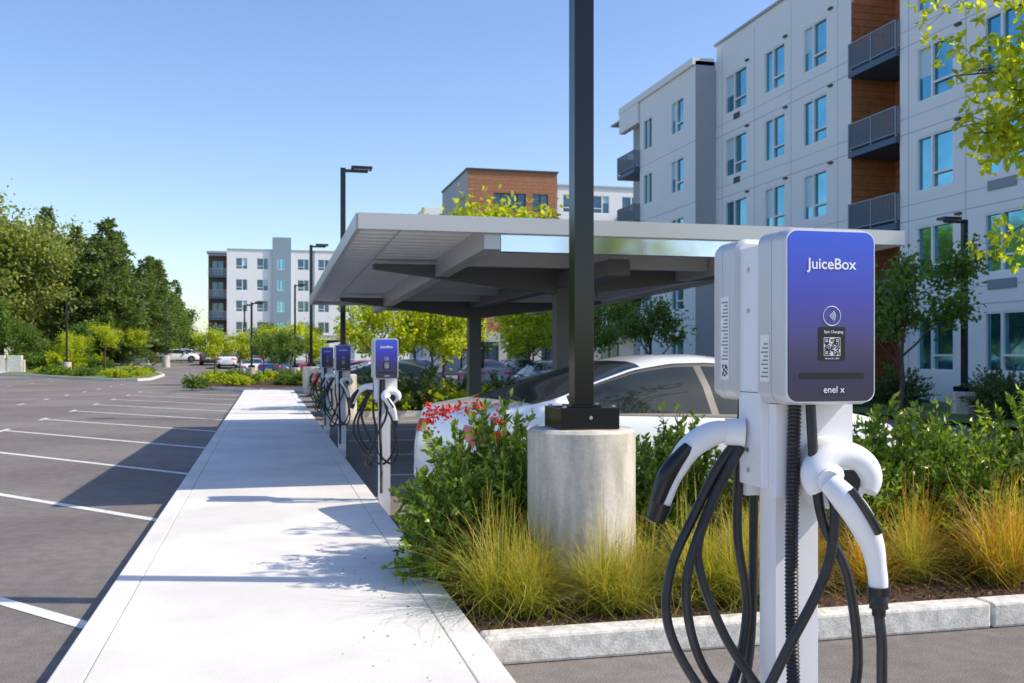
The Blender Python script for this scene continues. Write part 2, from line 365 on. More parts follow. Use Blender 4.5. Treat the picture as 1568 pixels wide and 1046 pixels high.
def tree_parts(name,trunkH,r,L,maxd,key,bark,nl,ll,spread,seed,wr=.6,lead=3,low=0):
    g=np.random.default_rng(seed); mb=MB(); tips=[]
    n=5; pts=[np.array([0,0,-.1])]; 
    for i in range(n): pts.append(pts[-1]+np.array([g.normal()*.04,g.normal()*.04,1])*trunkH/n)
    mb.tube(pts,[r*(1.15-.35*i/n) for i in range(n+1)],9,bark,cap=False)
    grow(mb,pts[-1],np.array([0,0,1.]),r*.75,L,0,g,bark,maxd,tips)
    for i in range(lead+low):
        az=TAU*i/lead+g.uniform(-.4,.4); k=-1-(i%2) if i<lead else 2+(i%3)
        grow(mb,pts[k],unit(np.array([[math.cos(az),math.sin(az),.75 if i<lead else .45]]))[0],r*.5,L*(.85 if i<lead else .7),1,g,bark,maxd,tips)
    T=np.array([t[0] for t in tips]); idx=g.integers(0,len(T),nl); w=g.uniform(.4,1.2,len(T))
    P=T[idx]+g.normal(size=(nl,3))*spread*w[idx][:,None]
    D=g.normal(size=(nl,3))+np.array([0,0,-.3])
    return [('trunk',mb.mesh(name+'_trunk',True)),('foliage',leafmesh(name+'_foliage',P,D,g.uniform(.7,1.3,nl)*ll,g.uniform(.7,1.3,nl)*ll*wr,key))]
def conifer_parts(name,H,R,key,seed,ll=.4,pw=.62):
    g=np.random.default_rng(seed); mb=MB(); mb.tube([(0,0,-.2),(0,0,H*.5),(0,0,H)],[.22,.13,.02],8,'bark'); P=[];D=[]
    z=H*.05
    while z<H:
        f=1-(z/H); rr=R*(f**pw)*g.uniform(.68,1.15)+.12; nbr=int(6+5*f)
        for i in range(nbr):
            az=g.uniform(0,TAU); l=rr*g.uniform(.55,1.22); n=int(17*l)+6; t=np.sqrt(g.uniform(0.04,1,n))
            dirv=np.array([math.cos(az),math.sin(az),0]); q=np.array([0,0,z])+dirv*(l*t)[:,None]; q[:,2]+=.45*l*t-.50*l*t*t
            q+=g.normal(size=(n,3))*np.array([.16,.16,.10])*(.6+l*.25)
            P.append(q); D.append(dirv*1.+g.normal(size=(n,3))*.6+np.array([0,0,.15]))
            mb.tube([(0,0,z),tuple(np.array([0,0,z])+dirv*l*.8+np.array([0,0,-.05*l]))],[.035,.01],3,'bark',cap=False)
        z+=H*.030
    P=np.concatenate(P);D=np.concatenate(D);n=len(P)
    return [('trunk',mb.mesh(name+'_trunk')),('needles',leafmesh(name+'_needles',P,D,g.uniform(.7,1.3,n)*ll,g.uniform(.4,.7,n)*ll,key))]

T_young=[tree_parts('young_treeA',1.9,.055,1.25,3,'leaf_lime','bark',3600,.15,.20,21),tree_parts('young_treeB',1.8,.055,1.2,3,'leaf_lime','bark',3200,.15,.2,22)]
T_mid=[tree_parts('mid_tree',1.8,.055,1.2,3,'leaf_tree','bark',3600,.15,.2,27)]
T_dark=[tree_parts('dark_tree',1.7,.07,1.4,3,'leaf_tree','bark',4200,.15,.22,23)]
T_for=[tree_parts('forest_treeA',6.5,.2,3.4,3,'leaf_forest','bark_pale',9500,.36,.75,24,low=5),tree_parts('forest_treeB',5.5,.2,3.2,3,'leaf_forest','bark_pale',9000,.36,.72,25,low=5),tree_parts('forest_treeC',3.5,.18,3.0,3,'leaf_tree','bark',8000,.34,.65,26,low=3)]
T_con=[conifer_parts('coniferA',14.0,4.6,'leaf_conifer',31,.40,.68),conifer_parts('coniferB',15.,3.3,'leaf_conifer',32,.38,.80)]
for (x,y,s,k) in [(-29,97,1.15,0),(-26.5,103,1.05,1),(-24.4,98,1.12,0),(-22.6,104,1.05,1),(-21,99,.97,0),(-19.4,108,.9,1),(-34,100,1.15,1),(-31,110,1.2,0),(-27,114,1.2,1),(-23,116,1.1,0),(-20,115,.95,1),(-37,92,1.2,0),(-41,98,1.2,1),(-23.5,94,.6,2),(-27.8,93,.65,2),(-32.5,92,.65,2)]:
    inst(T_for[k],'deciduous_tree',(x,y,gz(x,y)-.15),rng.uniform(0,6),s)
for (x,y,s,k) in [(-14.9,101,1.0,0),(-18.0,104,.90,1),(-12.6,112,.80,0),(-12.4,124,.80,1),(-13.5,130,.88,0),(-16.5,122,1.0,1),(-11.9,140,.72,1),(-16.2,112,.95,0),(-14.6,136,.9,1),(-21.5,108,1.05,1)]:
    inst(T_con[k],'conifer_tree',(x,y,gz(x,y)-.15),rng.uniform(0,6),s)
for (x,y,s) in [(-12.0,134,.72),(-11.8,150,.75),(-15,152,.9),(-20,93,.42),(-16.5,95,.42)]:
    inst(T_for[2],'deciduous_tree',(x,y,gz(x,y)-.15),rng.uniform(0,6),s)
US=[shrub_parts('underA',1.6,2.0,90,34,.26,'leaf_lime',5),shrub_parts('underB',1.5,1.6,90,34,.24,'leaf_tree',6),shrub_parts('underC',.9,.7,70,30,.14,'leaf_lime',8),shrub_parts('underD',1.0,.8,70,30,.14,'leaf_tree',9)]
for i in range(30):
    x=-36+i*.75+rng.uniform(-.5,.5); y=92+rng.uniform(-2,9); inst(US[i%2],'undergrowth_shrub',(x,y,gz(x,y)-.15),rng.uniform(0,6),rng.uniform(.55,1.15))
for (x,y,s) in [(-15.5,87,.9),(-13.6,92,1.1),(-12.2,99,1.0)]:
    inst(T_young[0],'young_tree',(x,y,gz(x,y)-.15),rng.uniform(0,6),s*.9)

def island(name,poly,k='lawn',zt=.0):
    mb=MB(); n=len(poly); cx=sum(p[0] for p in poly)/n; cy=sum(p[1] for p in poly)/n
    top=[(x,y,gz(x,y)+zt) for x,y in poly]; bot=[(x,y,gz(x,y)-.16) for x,y in poly]
    inn=[(x+(cx-x)*.03,y+(cy-y)*.03,gz(x,y)+zt) for x,y in poly]
    low=[(x+(cx-x)*.03,y+(cy-y)*.03,gz(x,y)+zt-.04) for x,y in poly]
    for i in range(n):
        j=(i+1)%n; mb.quad(bot[i],bot[j],top[j],top[i],'curb'); mb.quad(top[i],top[j],inn[j],inn[i],'curb')
    mb.add(low,[tuple(range(n))],k); return mb.obj(name)
island('planting_island',[(-8.0,67),(-7.4,69),(-7.6,80),(-12,99),(-20,101),(-20,83),(-17,80),(-9.5,67.5)])
island('planting_island',[(-20.05,83),(-20.05,118),(-60,125),(-60,110)])
island('planting_island',[(-11.2,122),(-11.2,165),(-22,165),(-22,122)])
island('planting_island',[(-3.9,56),(-2.5,48),(-.5,46),(1.5,46),(3.0,48),(3.0,68),(-3.9,68)],'mulch')
island('planting_island',[(1.5,26.2),(6.8,26.2),(6.8,28.6),(1.5,28.6)],'mulch')
for i in range(22):
    x=rng.uniform(-3.2,2.6); y=rng.uniform(48,66); inst(US[2+i%2],'low_shrub',(x,y,-.05),rng.uniform(0,6),rng.uniform(.6,1.))
for i in range(30):
    x=rng.uniform(-17,-8.6); y=rng.uniform(70,88)
    if y<68+(-8-x)*1.5: y=69+(-8-x)*1.6
    inst(US[2+i%2],'low_shrub',(x,y,gz(x,y)-.05),rng.uniform(0,6),rng.uniform(.5,1.0))
for i in range(9):
    inst(US[2] if i%2 else SHD[0],'low_shrub',(1.8+i*.58,27.2+rng.uniform(-.6,.6),-.05),rng.uniform(0,6),rng.uniform(.8,1.2))
for (x,y,s,k) in [(-2.8,57,.75,0),(-1.6,62,.8,1),(.4,66,.85,0),(2.3,58,.8,1),(3.0,27.4,.8,0),(4.8,27.6,.92,1),(9.1,43,2.1,0),(6.2,38,.95,1),(9.0,34,.9,0),(11.5,43,.9,1),(1.9,80,1,0),(3.4,92,1.0,0),(7.5,52,1.0,1)]:
    inst(T_young[k],'young_tree',(x,y,gz(x,y)-.1),rng.uniform(0,6),s)
for (x,y,s) in [(-.2,58,.7),(-.5,84,1),(9.6,50,1.0),(13.5,48,1.0),(1.2,54,.7)]:
    inst(T_mid[0],'young_tree',(x,y,gz(x,y)-.1),rng.uniform(0,6),s)
for (x,y,s) in [(14.4,36,.95),(12.6,41,1.0),(17,31,1.0),(15.6,22.2,.95),(9.8,30.5,.75)]:
    inst(T_dark[0],'young_tree',(x,y,-.1),rng.uniform(0,6),s)

g=np.random.default_rng(55); mb=MB(); P=[];
mb.tube([(0,0,-.1),(.02,0,1.2),(0,.02,2.6),(-.05,0,4.2),(-.05,.05,5.2)],[.07,.06,.05,.035,.015],9,'bark',cap=False)
for i in range(36):
    z=g.uniform(2.5,5.0); az=g.uniform(0,TAU) if i>12 else g.uniform(2.5,3.9); l=g.uniform(.6,1.35)*(1 if z<4.3 else .6)
    if i>=32: z=g.uniform(4.3,4.9); az=g.uniform(1.5,2.0); l=g.uniform(1.2,1.8)
    dv=np.array([math.cos(az),math.sin(az),g.uniform(.1,.5)]); a=np.array([0,0,z]); mid=a+dv*l*.55; tip=a+dv*l+np.array([0,0,-.22])
    mb.tube([a,mid,tip],[.018,.011,.004],5,'bark',cap=False)
    for t in g.uniform(.3,1,9):
        q=(1-t)**2*a+2*t*(1-t)*mid+t*t*tip; e=q+g.normal(size=3)*.16; mb.tube([q,e],[.004,.002],3,'bark',cap=False)
        P.append(e+g.normal(size=(9,3))*.08)
P=np.concatenate(P); D=g.normal(size=P.shape)+np.array([0,0,-.5])
PP=np.concatenate([P,P,P]); side=unit(np.cross(D,g.normal(size=D.shape)))
DD=np.concatenate([unit(D),unit(unit(D)*.55+side*.8),unit(unit(D)*.55-side*.8)])
e=empty('maple_tree',(5.92,5.95,-.05)); o=mb.obj('trunk',parent=e,smooth=True)
lo=bpy.data.objects.new('foliage',leafmesh('maple_foliage',PP,DD,.078,.038,'leaf_lime')); col.objects.link(lo); lo.parent=e

# ---------------------------------------------------------------- street lamps
def lamp(x,y,h=6.2,arm=.62,adir=(1,0),pier=1.02,pr=.345,pw=.0635):
    a=MB(); a.tube([(0,0,-.2),(0,0,pier-.02),(0,0,pier)],[pr,pr,pr-.02],48,'pier')
    b_=MB()
    b_.box(-.19,.19,-.19,.19,pier+.002,pier+.135,'black_paint')
    b_.box(-.10,.10,-.10,.10,pier+.136,pier+.15,'black_paint')
    b_.box(-pw,pw,-pw,pw,pier+.151,h,'black_paint')
    ax=adir[0]
    x0,x1=(pw+.001,arm) if ax>0 else (-arm,-pw-.001)
    b_.box(x0,x1,-.035,.035,h-.10,h-.03,'black_paint')
    xx0,xx1=(arm-.42,arm+.1) if ax>0 else (-arm-.1,-arm+.42)
    b_.box(xx0,xx1,-.16,.16,h-.029,h+.045,'black_paint')
    b_.box(xx0+.05,xx1-.05,-.12,.12,h-.034,h-.0295,'frame')
    b_.tube([(0,-.191,pier+.075),(0,-.197,pier+.075)],.012,8,'screw')
    for sx_ in (-.16,.16):
        for sy_ in (-.16,.16): b_.cyl(sx_,sy_,pier+.1355,pier+.15,.014,6,'screw')
    e=empty('street_lamp',(x,y,gz(x,y)-.03)); a.obj('pier',parent=e,smooth=True); b_.obj('pole',parent=e,bevel=.006)
lamp(1.95,6.08,6.4)
lamp(1.84,25.3); lamp(1.8,43.2); lamp(1.77,67.5,pier=.7)
lamp(-14.9,82,5.6,pier=.9); lamp(-.9,60,4.6,pier=.8); lamp(-9.2,98,6); lamp(-1.9,88,5.6)
lamp(17.65,22.4,5.03,adir=(-1,0),pier=.55,pr=.33); lamp(14.6,60,6)

# ---------------------------------------------------------------- carport
def carport(x0,x1,y0,y1,ztop,slope,loc=(0,0,0)):
    e=empty('carport',loc); W=x1-x0; L=y1-y0
    r=MB()
    y=0; vs=[];fs=[]; per=.30
    prof=[(0,0),(.07,0),(.10,.04),(.20,.04),(.23,0)]
    ys=[]
    while y<L-.1:
        for a,zz in prof:
            if y+a<L-.05: ys.append((y+a,zz))
        y+=per
    for (yy,zz) in ys: vs+=[(.03,yy,-.10+zz),(W-.03,yy,-.10+zz)]
    for i in range(len(ys)-1): fs.append((2*i,2*i+1,2*i+3,2*i+2))
    r.add(vs,fs,'canopy')
    r.box(0,W,-.02,.03,-.17,0,'fascia'); r.box(0,W,L-.03,L+.02,-.17,0,'fascia')
    r.box(-.02,.03,.031,L-.031,-.17,0,'fascia'); r.box(W-.03,W+.02,.031,L-.031,-.17,0,'fascia')
    r.box(.035,W-.035,.035,L-.035,-.045,-.035,'canopy')
    for px_ in (1.45,W-1.45):
        r.box(px_-.09,px_+.09,.05,L-.05,-.34,-.105,'fascia')
    r.box(1.55,W-1.55,.06,.20,-.36,-.175,'gutter')
    for py in np.arange(2.2,L-.3,1.6):
        r.box(1.55,W-1.55,py-.04,py+.04,-.30,-.105,'fascia')
    for px_ in np.arange(.5,W-.3,1.2): r.box(px_,px_+.012,.2,L-.1,-.112,-.1015,'seam')
    o=r.obj('roof',(x0,y0,ztop),parent=e); o.rotation_euler[0]=-slope
    c=MB(); cx=(x0+x1)/2
    for f in (.28,.81):
        yy=y0+L*f; zt=ztop-slope*(yy-y0)-.34
        c.box(cx-.13,cx+.13,yy-.12,yy+.12,-.15,zt-.001,'steel_dark')
        c.box(cx-.25,cx+.25,yy-.20,yy+.20,-.15,-.11,'steel_dark')
        for sg in (-1,1):
            a=cx+sg*.131; b_=cx+sg*(W/2-.5)
            xs=(a,b_) if sg>0 else (b_,a); za=(zt-.22,zt+.10) if sg>0 else (zt+.10,zt-.22)
            c.hexa([(xs[0],yy-.10,za[0]),(xs[1],yy-.10,za[1]),(xs[1],yy+.10,za[1]),(xs[0],yy+.10,za[0]),
                    (xs[0],yy-.10,zt+.17),(xs[1],yy-.10,zt+.17),(xs[1],yy+.10,zt+.17),(xs[0],yy+.10,zt+.17)],'steel_dark')
    c.box(cx-.14,cx+.14,y0+1,y1-1,ztop-.42-slope*L*.5,ztop-.22-slope*L*.5,'steel_dark')
    c.obj('frame',parent=e,bevel=.01)
carport(.92,7.43,10.5,22.6,2.95,.016)
carport(.92,7.43,76,92,3.0,.0)
carport(-9,-3.2,128,142,3.9,.0)

# ---------------------------------------------------------------- cars
def car_meshes():
    xs=np.concatenate([np.linspace(-2.35,-2.05,10)[:-1],np.linspace(-2.05,2.05,56)[:-1],np.linspace(2.05,2.35,10)])
    def ip(p,x): a=np.array(p); return np.interp(x,a[:,0],a[:,1])
    top=[(-2.35,.60),(-2.32,.80),(-2.27,.96),(-2.2,1.03),(-2.0,1.06),(-1.75,1.09),(-1.55,1.14),(-1.2,1.26),(-.8,1.375),(-.4,1.435),(0,1.445),(.3,1.42),(.6,1.34),(.9,1.19),(1.2,1.02),(1.35,.965),(1.7,.90),(2.0,.82),(2.2,.73),(2.3,.64),(2.35,.50)]
    belt=[(-2.35,.55),(-2.3,.82),(-2.2,.93),(-1.7,.99),(-1,.97),(0,.93),(1.2,.89),(1.8,.80),(2.1,.70),(2.3,.56),(2.35,.45)]
    wid=[(-2.35,.60),(-2.32,.70),(-2.25,.79),(-2.1,.855),(-1.7,.905),(-1,.92),(0,.92),(1.2,.915),(1.7,.895),(2.0,.84),(2.2,.73),(2.3,.62),(2.35,.50)]
    bot=[(-2.35,.36),(-2.2,.24),(-1.5,.19),(1.5,.19),(2.2,.22),(2.35,.30)]
    def sm(p,x):
        d=.07; return (ip(p,x-d)+2*ip(p,x)+ip(p,x+d)+ip(p,x-d/2)+ip(p,x+d/2))/6 if -2.2<x<2.2 else ip(p,x)
    mb=MB(); rings=[]
    seg=[0,1,1.5,2,2.5,3,3.5,4,4.5,5,5.5,6,6.12,6.6,7,7.5,7.85,8,8.3,8.6,9,9.5,10,10.5,11]
    for x in xs:
        zt=sm(top,x);zb=min(sm(belt,x),zt-.02);w=sm(wid,x);z0=ip(bot,x); h=zt-zb
        ins=min(1,h/.48)*.30
        ctrl=[(0,z0),(w*.86,z0),(w*.96,z0+.08),(w*.995,z0+(zb-z0)*.38),(w*1.0,z0+(zb-z0)*.6),(w*.985,z0+(zb-z0)*.86),(w*.955,zb),
              (w*.94-ins*.45,zb+h*.48),(w*.93-ins,zb+h*.86),(w*.80-ins,zt-h*.055),(w*.45-ins*.4,zt-h*.012),(0,zt)]
        a=np.array(ctrl); half=[(np.interp(s_,range(12),a[:,0]),np.interp(s_,range(12),a[:,1])) for s_ in seg]
        rings.append([(x,-p[0],p[1]) for p in half]+[(x,p[0],p[1]) for p in half[::-1][1:-1]])
    n=len(rings[0]); hs=len(seg); vs=[p for r_ in rings for p in r_]
    for key in ('car_paint','car_glass','tail','headl','trim'): mb.mi(key)
    mb.v=vs
    for i in range(len(rings)-1):
        for j in range(n):
            q=(i*n+j,(i+1)*n+j,(i+1)*n+(j+1)%n,i*n+(j+1)%n)
            c=np.mean([vs[t] for t in q],axis=0); x,y,z=c; jj=j if j<hs-1 else n-1-j
            s0=seg[min(jj,hs-2)]; k=0
            zt=sm(top,x);zb=sm(belt,x)
            if 6<=s0<8 and zt-zb>.17 and -1.50<x<1.12:
                k=1
                if s0<6.1 or s0>=7.8: k=4
                if abs(x-(-.12))<.045: k=4
            if s0>=8.6 and .42<x<1.28: k=1
            if s0>=8.3 and -1.82<x<-.72: k=1
            if s0<2: k=4
            if x<-2.08 and .78<z<.90 and abs(y)>.38: k=2
            if x<-2.30 and z<.5: k=4
            if x>2.02 and .60<z<.73 and abs(y)>.42: k=3
            if x>2.28 and z<.45: k=4
            mb.f.append(q); mb.m.append(k)
    mb.f.append(tuple(range(n))); mb.m.append(0); mb.f.append(tuple((len(rings)-1)*n+j for j in range(n-1,-1,-1))); mb.m.append(0)
    me=mb.mesh('car_body_raw'); 
    bm=bmesh.new(); bm.from_mesh(me); bmesh.ops.recalc_face_normals(bm,faces=bm.faces); bm.to_mesh(me); bm.free()
    ob=bpy.data.objects.new('tmp',me); col.objects.link(ob)
    cut=MB(); 
    for x in (-1.42,1.42):
        for sg in (-1,1):
            y0,y1=(.62,1.2) if sg>0 else (-1.2,-.62); cut.tube([(x,y0,.34),(x,y1,.34)],.385,28,'trim')
    co=cut.obj('tmpc'); bm=bmesh.new(); bm.from_mesh(co.data); bmesh.ops.recalc_face_normals(bm,faces=bm.faces); bm.to_mesh(co.data); bm.free()
    md=ob.modifiers.new('x','BOOLEAN'); md.operation='DIFFERENCE'; md.object=co; md.solver='EXACT'
    try: md.material_mode='TRANSFER'
    except Exception: pass
    dg=bpy.context.evaluated_depsgraph_get(); me2=bpy.data.meshes.new_from_object(ob.evaluated_get(dg)); me2.name='car_body'
    if len(me2.polygons)<500: me2=me
    me2.polygons.foreach_set('use_smooth',[True]*len(me2.polygons))
    try: me2.set_sharp_from_angle(angle=math.radians(40))
    except Exception: pass
    bpy.data.objects.remove(ob); bpy.data.objects.remove(co)
    w=MB()
    for x in (-1.42,1.42):
        for sg in (-1,1):
            y0=sg*.69; y1=sg*.905; w.tube([(x,y0,.34),(x,y0+sg*.02,.34),(x,y1-sg*.02,.34),(x,y1,.34)],[.31,.34,.34,.315],28,'tyre')
            w.tube([(x,y1-sg*.01,.34),(x,y1+sg*.004,.34)],[.235,.225],24,'trim')
            for s_ in range(5):
                an=TAU*s_/5+.3; ca,sa=math.cos(an),math.sin(an); t=.03
                p=[(x+ca*.03-sa*t,0,.34+sa*.03+ca*t),(x+ca*.225-sa*t*1.3,0,.34+sa*.225+ca*t*1.3),(x+ca*.225+sa*t*1.3,0,.34+sa*.225-ca*t*1.3),(x+ca*.03+sa*t,0,.34+sa*.03-ca*t)]
                w.hexa([(a,y1+sg*.005,c) for a,_,c in p]+[(a,y1+sg*.016,c) for a,_,c in p],'rim')
            w.tube([(x,y1+sg*.006,.34),(x,y1+sg*.02,.34)],.05,12,'rim')
    d_=MB()
    for sg in (-1,1):
        d_.box(.62,.80,*( (.93,1.08) if sg>0 else (-1.08,-.93)),.93,1.05,'car_paint')
        d_.box(.70,.76,*( (.86,.93) if sg>0 else (-.93,-.86)),.94,.965,'trim')
        for xx in (-.55,.45):
            yy=sg*.925; d_.box(xx,xx+.2,min(yy,yy+sg*.018),max(yy,yy+sg*.018),.80,.825,'car_paint')
    d_.box(-2.362,-2.345,-.24,.24,.60,.74,'sticker')
    return [('body',me2),('wheels',w.mesh('car_wheels',True)),('trim',d_.mesh('car_trim_parts'))]
CAR=car_meshes()
def car(x,y,rot,c,s=1): inst(CAR,'parked_car',(x,y,gz(x,y)-.148),rot,s,c)
W_=(.84,.84,.84)
car(3.84,9.05,math.radians(11),W_,s=(1.04,1.04,1.12))
DG=(.03,.035,.04); BL=(.03,.10,.30); RD=(.60,.02,.02); GY=(.25,.26,.28)
car(4.0,31.5,0,DG); car(9.6,34,1.57,BL); car(4.1,35,0.,W_); car(9.5,44,1.57,GY); car(6.5,47,1.57,DG); car(12,47,1.57,DG); car(4.0,40,0,RD); car(11.5,39,1.57,BL); car(8.2,56,1.57,DG); car(13,53,1.57,W_)
car(.9,70,1.2,BL); car(4.4,72,0,RD); car(-1,72.5,1.57,W_); car(-9.4,112,.12,W_); car(-6.6,121,1.57,W_); car(-4.5,112,1.57,DG); car(-7.9,126,1.57,GY); car(-2.4,104,1.57,DG); car(-9.2,120,.1,W_)
car(3.9,52,1.57,RD); car(3.2,60,1.57,BL); car(-3.6,96,1.57,W_); car(-1.2,98,1.57,DG); car(1.2,100,1.57,BL); car(-5.6,104,1.57,DG)

# ---------------------------------------------------------------- buildings
def facade(mb,o,ud,nn,W,z0,z1,wins,wall,glass='glass',frame='frame',depth=.12,blindp=.3):
    o=np.array(o,float);ud=np.array(ud,float);nn=np.array(nn,float)
    def P(u,z,f=0): q=o+ud*u+nn*f; return (q[0],q[1],z)
    us=sorted({0.,float(W)}|{float(w[0]) for w in wins}|{float(w[1]) for w in wins}); zs=sorted({float(z0),float(z1)}|{float(w[2]) for w in wins}|{float(w[3]) for w in wins})
    for a,b_ in zip(us[:-1],us[1:]):
        for c,d_ in zip(zs[:-1],zs[1:]):
            uc,zc=(a+b_)/2,(c+d_)/2
            if any(w[0]<uc<w[1] and w[2]<zc<w[3] for w in wins): continue
            mb.quad(P(a,c),P(b_,c),P(b_,d_),P(a,d_),wall)
    def ob(u0,u1,a,b_,f0,f1,k): mb.hexa([P(u0,a,f0),P(u1,a,f0),P(u1,a,f1),P(u0,a,f1),P(u0,b_,f0),P(u1,b_,f0),P(u1,b_,f1),P(u0,b_,f1)],k)
    for w in wins:
        u0,u1,a,b_=w[:4]; kind=w[4] if len(w)>4 else 'A'
        mb.quad(P(u0,a),P(u0,b_),P(u0,b_,-depth-.03),P(u0,a,-depth-.03),wall); mb.quad(P(u1,a),P(u1,b_),P(u1,b_,-depth-.03),P(u1,a,-depth-.03),wall)
        mb.quad(P(u0,a),P(u1,a),P(u1,a,-depth-.03),P(u0,a,-depth-.03),wall); mb.quad(P(u0,b_),P(u1,b_),P(u1,b_,-depth-.03),P(u0,b_,-depth-.03),wall)
        tl=random.uniform(-.006,.006)
        mb.quad(P(u0,a,-depth+tl),P(u1,a,-depth-tl),P(u1,b_,-depth-tl),P(u0,b_,-depth+tl),glass)
        t=.06
        ob(u0,u0+t,a,b_,-depth+.01,-.02,frame); ob(u1-t,u1,a,b_,-depth+.01,-.02,frame)
        ob(u0+t,u1-t,a,a+t,-depth+.01,-.02,frame); ob(u0+t,u1-t,b_-t,b_,-depth+.01,-.02,frame)
        um=u0+(u1-u0)*(.58 if kind=='A' else .5)
        if kind in 'AB': ob(um-.05,um+.05,a+t,b_-t,-depth+.01,-.02,frame)
        if kind=='A': zm=a+(b_-a)*.28; ob(u0+t,um-.05,zm-.035,zm+.035,-depth+.01,-.02,frame)
        if kind=='A' and random.random()<blindp:
            zb=a+(b_-a)*random.choice([.45,.6,.3]); mb.quad(P(um+.05,zb,-depth+.008),P(u1-t,zb,-depth+.008),P(u1-t,b_-t,-depth+.008),P(um+.05,b_-t,-depth+.008),'blind')
    return P,ob
def balcony(ob,u0,u1,z,f0,f1):
    ob(u0,u1,z-.22,z,f0,f1,'slab')
    ob(u0,u1,z+1.02,z+1.07,f1-.05,f1,'rail'); ob(u0,u1,z+.10,z+.14,f1-.05,f1,'rail')
    n=int((u1-u0)/.09)
    for i in range(n+1):
        u=u0+(u1-u0-.03)*i/n; ob(u,u+.03,z+.14,z+1.02,f1-.035,f1-.015,'rail')
    for u in (u0,(u0+u1)/2,u1-.06): ob(u,u+.06,z,z+1.07,f1-.06,f1+.004,'rail')
    ob(u0,u0+.03,z+.1,z+1.05,f0,f1-.06,'rail'); ob(u1-.03,u1,z+.1,z+1.05,f0,f1-.06,'rail')

XB=21.5; mb=MB(); y0=6.0; HT=16.7; gf=-.1
rows=[.95+3.03*k for k in range(5)]
cols=[(44.3,42.1),(40.4,38.6),(37.1,35.3)]
colsR=[(29.7,27.8),(26.4,24.6),(22.7,20.9),(18.5,16.9),(14,12.4)]
wl=[(c[1]-33.6,c[0]-33.6,r_,r_+1.85) for c in cols for r_ in rows]
P,ob=facade(mb,(XB,33.6),(0,1),(-1,0),45.3-33.6,gf,HT,wl,'wall_white')
for k in range(1,5): 
    z=3.03*k+.02; ob(0,11.7,z,z+.03,.0,.004,'seam'); ob(0,11.7,z+.55,z+.57,.0,.004,'seam')
for u in (.9,4.45,7.7,11.0): ob(u,u+.03,gf,HT-.3,.001,.005,'seam')
for k in range(5):
    for u in (4.5,8.0,1.0): ob(u+.25,u+.5,rows[k]+1.98,rows[k]+2.06,.006,.10,'frame_dark')
    ob(11.05-1.9,11.05-1.3,rows[k]-.42,rows[k]-.15,.006,.04,'frame_dark')
ob(-.0,11.8,HT,HT+.12,-.3,.08,'wall_grey')
wl=[(c[1]-y0,c[0]-y0,r_,r_+1.85) for c in colsR for r_ in rows]
P,ob=facade(mb,(XB,y0),(0,1),(-1,0),30.6-y0,gf,HT,wl,'wall_white')
for k in range(1,5): 
    z=3.03*k+.02; ob(0,24.6,z,z+.03,.0,.004,'seam'); ob(0,24.6,z+.55,z+.57,.0,.004,'seam')
for u in (24.1,21.2,18.0,14.5,11): ob(u,u+.03,gf,HT-.3,.001,.005,'seam')
for k in range(5):
    for u in (21.4,17.7): ob(u,u+.25,rows[k]+1.98,rows[k]+2.06,.006,.10,'frame_dark')
    ob(19.0,20.2,rows[k]-.5,rows[k]-.2,.006,.04,'rail')
ob(0,24.6,HT,HT+.12,-.3,.08,'wall_grey')
RD_=1.9
mb.quad((XB,33.6,gf),(XB+RD_,33.6,gf),(XB+RD_,33.6,HT),(XB,33.6,HT),'wood'); mb.quad((XB,30.6,gf),(XB+RD_,30.6,gf),(XB+RD_,30.6,HT),(XB,30.6,HT),'wood')
P,ob=facade(mb,(XB+RD_,30.6),(0,1),(-1,0),3.0,gf,HT,[(.3,1.5,3.03*k+.2,3.03*k+2.5,'C') for k in range(1,5)],'wood','glass','frame')
for i in range(60): ob(0,3.0,.2+i*.27,.212+i*.27,.0,.003,'frame_dark')
for k in range(60): mb.box(XB+.02,XB+RD_-.02,33.594,33.598,.2+k*.27,.215+k*.27,'frame_dark')
for k in range(1,5): balcony(ob,.02,2.98,3.03*k+.05,.005,RD_+.15)
mb.quad((XB,45.3,gf),(XB+16,45.3,gf),(XB+16,45.3,HT),(XB,45.3,HT),'wall_grey')
mb.quad((XB,y0,gf),(XB+16,y0,gf),(XB+16,y0,HT),(XB,y0,HT),'wall_white')
mb.quad((XB+16,y0,gf),(XB+16,45.3,gf),(XB+16,45.3,HT),(XB+16,y0,HT),'wall_white')
mb.box(XB+RD_+.02,XB+16,y0,45.3,HT-.6,HT-.5,'wall_grey'); 
X2=20.4; H2=15.75
P,ob=facade(mb,(X2,45.31),(1,0),(0,-1),1.09,gf,H2+.2,[],'wall_grey')
wl=[(1.45,3.05,r_-.2,r_+1.5,'A') for r_ in rows]+[(5.7,6.95,r_-.2,r_+1.5,'B') for r_ in rows]
P,ob=facade(mb,(X2,45.31),(0,1),(-1,0),7.5,gf,H2,wl,'wall_white')
for k in range(1,5): ob(0,7.5,3.03*k-.1,3.03*k-.07,.0,.004,'seam')
ob(0,10.6,H2,H2+.35,-1.0,.15,'wall_white')
ob(7.55,10.6,14.6,H2-.002,-.25,.12,'wall_white')
for k in range(1,5): balcony(ob,7.52,10.3,3.03*k-.1,-1.4,.35)
P,ob=facade(mb,(X2+1.5,52.81),(0,1),(-1,0),5,gf,H2,[(.6,2.2,3.03*k,3.03*k+2.2,'B') for k in range(1,5)],'wall_grey')
mb.quad((X2,52.81,gf),(X2+1.5,52.81,gf),(X2+1.5,52.81,H2),(X2,52.81,H2),'wall_grey')
mb.quad((X2+1.5,57.81,gf),(X2+12,57.81,gf),(X2+12,57.81,H2),(X2+1.5,57.81,H2),'wall_white')
mb.box(X2+.02,X2+14,45.32,57.8,H2-.3,H2-.2,'wall_grey')
mb.obj('apartment_building')

